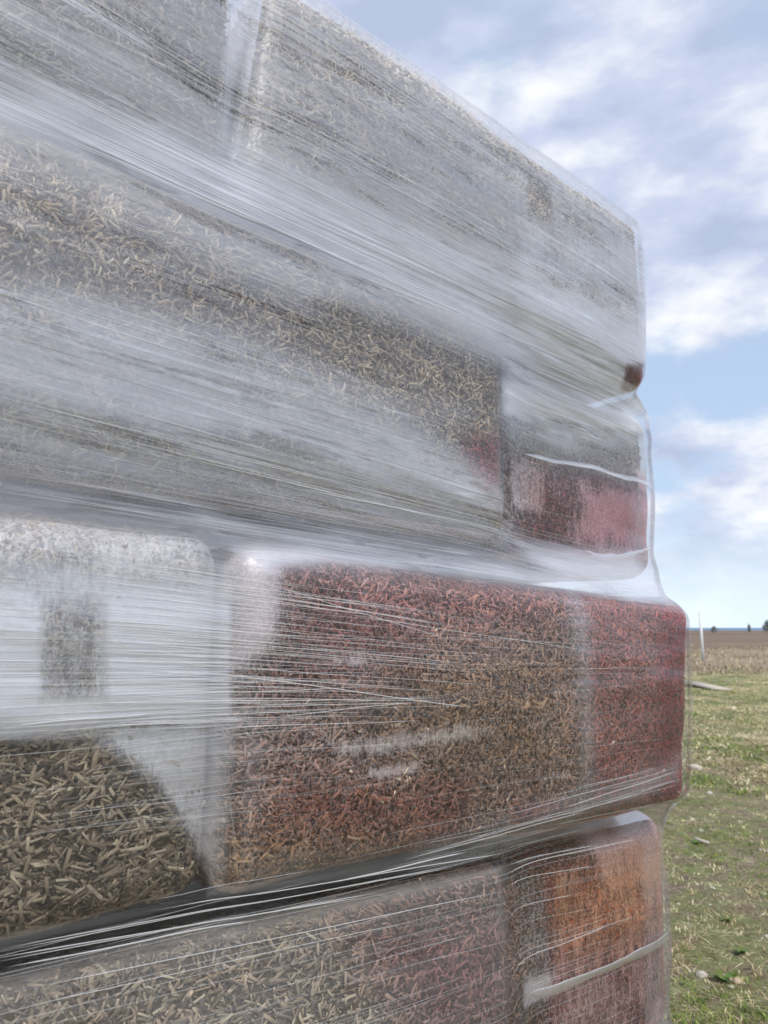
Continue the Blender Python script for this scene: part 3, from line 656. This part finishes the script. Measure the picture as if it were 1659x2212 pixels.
# ------------------------------------------------------------------ ground
def mat_ground():
    m, g = material('meadow_soil'); p = g.n('ShaderNodeTexCoord').outputs['Object']
    sp = g.n('ShaderNodeSeparateXYZ', None, Vector=p)
    dist = g.m('SQRT', g.m('ADD', g.m('POWER', sp.outputs[0], 2.0), g.m('POWER', sp.outputs[1], 2.0)))
    a = g.noise(p, .9, 6, .6, .3); b = g.noise(p, 7, 7, .65); c = g.noise(p, 45, 5, .7)
    soil = g.ramp(g.m('ADD', g.m('MULTIPLY', b, .5), g.m('MULTIPLY', c, .5)), [(.38, (.07, .05, .03)), (.52, (.19, .15, .10)), (.64, (.48, .42, .34))])
    green = g.ramp(c, [(.3, (.045, .06, .018)), (.7, (.17, .20, .06))])
    straw = g.ramp(c, [(.3, (.20, .17, .08)), (.7, (.42, .37, .21))])
    near = g.mixc(g.mapr(g.m('ADD', g.m('MULTIPLY', a, .5), g.m('MULTIPLY', b, .5)), .46, .56, 0, .8, True), soil, green)
    mid = g.mixc(g.mapr(g.m('ADD', g.m('MULTIPLY', a, .7), g.m('MULTIPLY', b, .4)), .48, .62, 0, 1, True), straw, green)
    nm = g.mixc(g.mapr(dist, 5, 14, 0, 1, True), near, mid)
    heath = g.ramp(g.noise(g.scale(p, .15, .6, 1), 1, 7, .65), [(.3, (.10, .07, .045)), (.5, (.24, .185, .13)), (.75, (.38, .31, .22))])
    plough = g.ramp(g.noise(g.scale(p, .02, .09, 1), 1, 8, .6), [(.35, (.10, .068, .045)), (.65, (.20, .145, .10))])
    jit = g.m('MULTIPLY', g.m('SUBTRACT', g.noise(p, .12, 4, .6), .5), 14)
    d2 = g.m('ADD', dist, jit)
    col = g.mixc(g.mapr(d2, 24, 28, 0, 1, True), nm, heath)
    col = g.mixc(g.mapr(d2, 48, 56, 0, 1, True), col, plough)
    bp = g.n('ShaderNodeBump', None, Strength=.8, Distance=.03, Height=g.m('ADD', b, g.m('MULTIPLY', c, .4)))
    g.put(g.out.inputs[0], g.n('ShaderNodeBsdfPrincipled', None, Base_Color=col, Roughness=.95, Normal=bp)); return m
M_GROUND = mat_ground()
def gz(x, y):
    d = np.hypot(x, y)
    return .018*wav(x*.12, y*.12, 91, 2.2, 9)*np.clip((d-1.2)/2, 0, 1)*np.clip(d/12, .5, 4)*np.clip(1-(d-70)/60, 0, 1)
rad = np.concatenate([[0.0], np.geomspace(.4, 430, 230)]); angs = np.linspace(0, 2*math.pi, 361)
Rg, Ag = np.meshgrid(rad, angs, indexing='ij'); gx, gy = Rg*np.sin(Ag), Rg*np.cos(Ag)
gzv = gz(gx, gy)
Vg = np.stack([gx, gy, gzv], -1).reshape(-1, 3)
under = None
tag(mesh_obj('ground', Vg, gridq(len(rad), len(angs))[:, ::-1], M_GROUND, smooth=True), 'rough meadow of patchy grass and bare soil running out to a brown field', kind='structure')
m, g = material('sea_water'); g.put(g.out.inputs[0], g.n('ShaderNodeBsdfPrincipled', None, Base_Color=C4(.05, .13, .24), Roughness=.45))
r2 = np.array([420, 3000, 30000.]); a2 = np.linspace(0, 2*math.pi, 97); Rr, Aa = np.meshgrid(r2, a2, indexing='ij')
tag(mesh_obj('sea', np.stack([Rr*np.sin(Aa), Rr*np.cos(Aa), Rr*0-.5], -1).reshape(-1, 3), gridq(3, 97)[:, ::-1], m), 'thin blue line of sea along the horizon', kind='structure')

# grass: blades in tufts, seen only to the right of the stack
M_GRASS = toned('grass_blade')
def blades(cx, cy, n, hmin, hmax, wd, pal, lean=.6):
    r = rng; az = r.random(n)*6.283; h = hmin+(hmax-hmin)*r.random(n)**1.4; ln = h*lean*r.random(n)*2.4
    z0 = gz(cx, cy)-.003; dx, dy = np.cos(az), np.sin(az); px, py = -dy, dx
    w2 = wd*(.6+.8*r.random(n))/2
    a = np.stack([cx-px*w2, cy-py*w2, z0], 1); b = np.stack([cx+px*w2, cy+py*w2, z0], 1)
    mx, my, mz = cx+dx*ln*.45, cy+dy*ln*.45, z0+h*.65
    c = np.stack([mx+px*w2*.8, my+py*w2*.8, mz], 1); d = np.stack([mx-px*w2*.8, my-py*w2*.8, mz], 1)
    e = np.stack([cx+dx*ln, cy+dy*ln, z0+h*(1-.4*np.clip(lean, 0, 1)*r.random(n))], 1)
    V = np.stack([a, b, c, d, e], 1).reshape(-1, 3); i = np.arange(n)*5
    col = pal(n, cx, cy); col = np.concatenate([col, np.ones((n, 1))], 1).repeat(5, 0)
    return V, np.stack([i, i+1, i+2, i+3], 1), np.stack([i+3, i+2, i+4], 1), col
def patch(x, y): return wav(x*.35, y*.35, 33, 1.1, 8)
def wedge(n, r0, r1, a0=13, a1=48, p=1.0):
    r = r0*(r1/r0)**rng.random(n) if p == 1 else r0+(r1-r0)*rng.random(n); a = np.radians(rng.uniform(a0, a1, n)); return r*np.sin(a), r*np.cos(a)
def tuftify(x, y, k, s):
    x = np.repeat(x, k); y = np.repeat(y, k); return x+rng.normal(0, s, len(x)), y+rng.normal(0, s, len(y))
GREENS = np.array([(.10, .155, .04), (.15, .21, .06), (.06, .095, .03), (.20, .24, .09)]); DRY = np.array([(.44, .38, .23), (.60, .53, .37), (.30, .24, .14), (.18, .14, .09)])
def pal_mix(n, x, y):
    d = np.hypot(x, y); pt = patch(x, y); g_ = GREENS[rng.integers(0, 4, n)]; s_ = DRY[rng.integers(0, 4, n)]
    f = np.clip(.5+pt*.9-(d > 9)*.22, .06, .93); return np.where((rng.random(n) < f)[:, None], g_, s_)*(.75+.5*rng.random((n, 1)))
GV_, GQ_, GT_, GC_, o_ = [], [], [], [], 0
def addg(res):
    global o_
    V, Q, T, c = res; GV_.append(V); GQ_.append(Q+o_); GT_.append(T+o_); GC_.append(c); o_ += len(V)
def clumps(n, r0, r1, k, spread, hmin, hmax, wd, lean, dry):
    x, y = wedge(n, r0, r1); pt = patch(x, y)+.6*wav(x, y, 77, 1.3, 5); kp = pt+rng.normal(0, .5, n) > (-.9 if not dry else -9); x, y, pt = x[kp], y[kp], pt[kp]; n = len(x)
    isg = (rng.random(n) < np.clip(.50+pt*.7-(np.hypot(x, y) > 8)*.15, .04, .95)) & (not dry)
    base = np.where(isg[:, None], GREENS[rng.integers(0, 4, n)]*(1.5, 1.45, 1.1), DRY[rng.integers(0, 4, n)]*1.3)*(.65+.7*rng.random((n, 1)))
    sp = spread*(.5+rng.random(n)); X = np.repeat(x, k)+rng.normal(size=n*k)*np.repeat(sp, k); Y = np.repeat(y, k)+rng.normal(size=n*k)*np.repeat(sp, k)
    cc = np.repeat(base, k, 0)*(.75+.5*rng.random((n*k, 1)))
    addg(blades(X, Y, n*k, hmin, hmax, wd, lambda *_: cc, lean))
clumps(11000, 1.6, 9, 12, .016, .005, .026, .0030, 1.1, False)
clumps(500, 1.6, 8, 14, .02, .015, .042, .0030, .7, False)
clumps(2600, 1.6, 9, 8, .03, .004, .016, .0030, 4.0, True)
clumps(9000, 7, 28, 7, .06, .012, .045, .010, 1.2, False)
clumps(3000, 8, 28, 6, .08, .010, .035, .012, 3.0, True)
pd = lambda n, x, y: DRY[rng.integers(0, 4, n)]*(.8+.4*rng.random((n, 1)))
x, y = wedge(2600, 24, 60, p=0); x, y = tuftify(x, y, 6, .2); addg(blades(x, y, len(x), .03, .16, .03, pd, .7))
x, y = wedge(7000, 1.6, 6); addg(blades(x, y, len(x), .002, .010, .0028, pd, 6.0))
tag(mesh_obj('grass', np.concatenate(GV_), np.concatenate(GQ_), M_GRASS, tris=np.concatenate(GT_), attrs={'tone': np.concatenate(GC_)}),
    'short green and straw coloured grass growing in patches over the meadow', 'grass', kind='stuff')

# low weeds with broad leaves
M_LEAF = toned('weed_leaf', .5)
def weed(px, n, size, hue, lab):
    c = ground(*px); root = empty('leafy_weed', (c[0], c[1], float(gz(c[0], c[1])))); tag(root, lab, 'weed', 'small leafy weeds')
    for k in range(n):
        a = k*2.4+rng.random(); L = size*(.5+.6*rng.random()); up = .25+.6*rng.random()
        t = np.linspace(0, 1, 6); wd = L*.30*np.sin(np.clip(t, .03, .97)*math.pi)**.8
        x = np.cos(a)*L*t; y = np.sin(a)*L*t; z = L*up*np.sin(t*1.9)*.8+.002
        P = np.stack([np.stack([x-np.sin(a)*wd, y+np.cos(a)*wd, z+wd*.25], 1), np.stack([x, y, z], 1), np.stack([x+np.sin(a)*wd, y-np.cos(a)*wd, z+wd*.25], 1)], 1).reshape(-1, 3)
        col = np.tile((*[h*(.8+.4*rng.random()) for h in hue], 1), (len(P), 1))
        o = mesh_obj('leaf', P, gridq(6, 3), M_LEAF, smooth=True, attrs={'tone': col}); o.parent = root
weed((1600, 2060), 20, .038, (.12, .18, .05), 'bright green weed in the bare patch, the larger one nearer the frame edge')
weed((1560, 2120), 20, .042, (.11, .18, .04), 'low leafy weed left of the tan stones near the bottom')
weed((1505, 1820), 12, .035, (.11, .16, .05), 'small fresh weed up the meadow beside the pale scattered pebbles')
weed((1585, 2110), 14, .028, (.10, .18, .04), 'small green weed right behind the tan stones')
weed((1570, 1990), 12, .035, (.12, .17, .05), 'tiny bright weed beside the bare dusty patch')

# stones
M_STONE = simple('pale_stone', (.44, .40, .35), .8, 40, .25, .4)
M_TAN = simple('tan_stone', (.42, .32, .23), .8, 40, .25, .4)
def stone_mesh(seed, flat=.6):
    bm = bmesh.new(); bmesh.ops.create_icosphere(bm, subdivisions=2, radius=1); r = np.random.default_rng(seed)
    dirs = r.normal(size=(7, 3)); dirs /= np.linalg.norm(dirs, axis=1)[:, None]
    for v in bm.verts:
        p = np.array(v.co)
        for q in dirs:
            k = p@q
            if k > .72: p = p-q*(k-.72)*.85
        p *= 1+.08*math.sin(5*p[0]+seed)*math.sin(4*p[1]+seed*2); p[2] *= flat
        v.co = Vector(p.tolist())
    me = bpy.data.meshes.new('stone'); bm.to_mesh(me); bm.free(); return me
SM = [stone_mesh(k, .45+.08*k) for k in range(5)]
SMt = [stone_mesh(k+9, .6) for k in range(2)]
for me in SM: me.materials.append(M_STONE)
for me in SMt: me.materials.append(M_TAN)
def stone(px, size, lab, me=None, grp='pale stones lying in the meadow', at=None):
    c = ground(*px) if at is None else at
    o = bpy.data.objects.new('stone', me or SM[rng.integers(5)]); SC.collection.objects.link(o)
    s = size/2; o.scale = (s*(.8+.5*rng.random()), s, s*(.8+.3*rng.random())); o.rotation_euler = (rng.normal(0, .15), rng.normal(0, .15), rng.random()*6)
    o.location = (c[0], c[1], float(gz(c[0], c[1]))+s*.18); tag(o, lab, 'stone', grp); return o
stone((1503, 1664), .115, 'white rounded stone on the grass beside the deep red edge of the bale', SM[4])
stone((1516, 2105), .045, 'pale pointed stone on bare soil near the foot of the stack', SM[3])
stone((1571, 2115), .05, 'tan stone between the two leafy weeds', SMt[0])
stone((1592, 2122), .04, 'brown stone at the right of the leafy weed', SMt[1])
stone((1580, 2133), .03, 'small white stone just in front of the tan stones', SM[1])
stone((1533, 1715), .06, 'single white stone further up the green patch', SM[2])
for k in range(130):
    x, y = wedge(1, 1.9, 16, 14, 34); x, y = float(x[0]), float(y[0]); d = math.hypot(x, y)
    stone(None, rng.uniform(.007, .022)*(1+d/8), 'small pale pebble scattered among the meadow grass', grp='small pale pebbles in the grass', at=(x, y, 0))

# stick, weathered board, post, far bushes
def prism(name, P0, P1, wd, th, mat, lab=None, cat=None, taper=1.0, sides=4, parent=None):
    P0, P1 = np.array(P0, float), np.array(P1, float); T = P1-P0; T /= np.linalg.norm(T); up = np.array([0, 0, 1.]) if abs(T[2]) < .9 else np.array([1., 0, 0])
    B = np.cross(T, up); B /= np.linalg.norm(B); U = np.cross(B, T); V = []
    for P, s in ((P0, 1), (P0*.5+P1*.5, (1+taper)/2), (P1, taper)):
        for k in range(sides):
            a = (k+.5)/sides*2*math.pi; V.append(P+B*math.cos(a)*wd*s*.707+U*math.sin(a)*th*s*.707)
    Q = [[r*sides+k, r*sides+(k+1) % sides, (r+1)*sides+(k+1) % sides, (r+1)*sides+k] for r in range(2) for k in range(sides)]
    V.append(P0); V.append(P1); n = 3*sides
    T3 = [[(k+1) % sides, k, n] for k in range(sides)]+[[2*sides+k, 2*sides+(k+1) % sides, n+1] for k in range(sides)]
    base = (P0+P1)/2; base = np.array([P0[0], P0[1], P0[2]])
    o = mesh_obj(name, np.array(V), np.array(Q), mat, tris=np.array(T3), loc=base.tolist(), smooth=sides > 6)
    if lab: tag(o, lab, cat)
    return o
M_GREY = simple('grey_wood', (.42, .38, .33), .85, 20, .3, .5)
a, b = ground(1490, 1478), ground(1562, 1497)
prism('weathered_board', (a[0], a[1], gz(a[0], a[1])+.06), (b[0], b[1], gz(b[0], b[1])+.02), .34, .035, M_GREY, 'pale weathered board lying on dry grass below the post', 'board')
a, b = ground(1500, 1815), ground(1531, 1824)
prism('pale_stick', (a[0], a[1], gz(a[0], a[1])+.02), (b[0], b[1], gz(b[0], b[1])+.02), .018, .018, M_GREY, 'short pale stick lying in the grass right of the stack', 'stick', .7, 6)
M_POST = simple('white_post', (.58, .60, .62), .5, 8, .08, .1)
b = ground(1519, 1427); rt = ray(1512, 1322); k = b[1]/rt[1]; tp = CAMP+rt*k
prism('marker_post', (b[0], b[1], gz(b[0], b[1])-.05), tp, .085, .085, M_POST, 'thin white leaning post at the edge of the brown field', 'post', .85, 8)
M_BUSH = toned('bush_foliage')
def bush(px, dist, h, wd, lab, n=700):
    r_ = ray(px, 1352); k = dist/math.hypot(r_[0], r_[1]); x, y = r_[0]*k, r_[1]*k; root = empty('bare_bush', (x, y, -.1)); tag(root, lab, 'bush', 'bushes on the far edge of the field')
    tv = []
    q = rng.normal(size=(n, 3)); q /= np.linalg.norm(q, axis=1)[:, None]; q *= rng.random((n, 1))**.4
    zz = (q[:, 2]*.5+.55)*h; w_ = wd/2*(1.15-zz/h*.75); c = np.stack([q[:, 0]*w_, q[:, 1]*w_, zz], 1)
    a_ = rng.normal(size=(n, 3))*h*.04; b_ = rng.normal(size=(n, 3))*h*.05
    V = np.stack([c-a_, c+a_, c+b_], 1).reshape(-1, 3); T = np.arange(n*3).reshape(-1, 3)
    col = np.tile((.22, .25, .24, 1), (n*3, 1))*np.repeat(.7+.6*rng.random((n, 1)), 3, 0)
    o = mesh_obj('crown', V, None, M_BUSH, tris=T, attrs={'tone': col}); o.parent = root
    t = prism('trunk', (0, 0, 0), (0, 0, h*.6), h*.05, h*.05, M_WOOD, taper=.4, sides=6); t.parent = root; t.location = (0, 0, 0)
bush(1542, 230, 1.9, 2.6, 'small rounded bush on the horizon right of the white post')
bush(1618, 260, 2.6, 1.0, 'narrow thin bush on the horizon')
bush(1658, 240, 3.4, 3.6, 'largest dark bush on the horizon, cut by the picture edge')
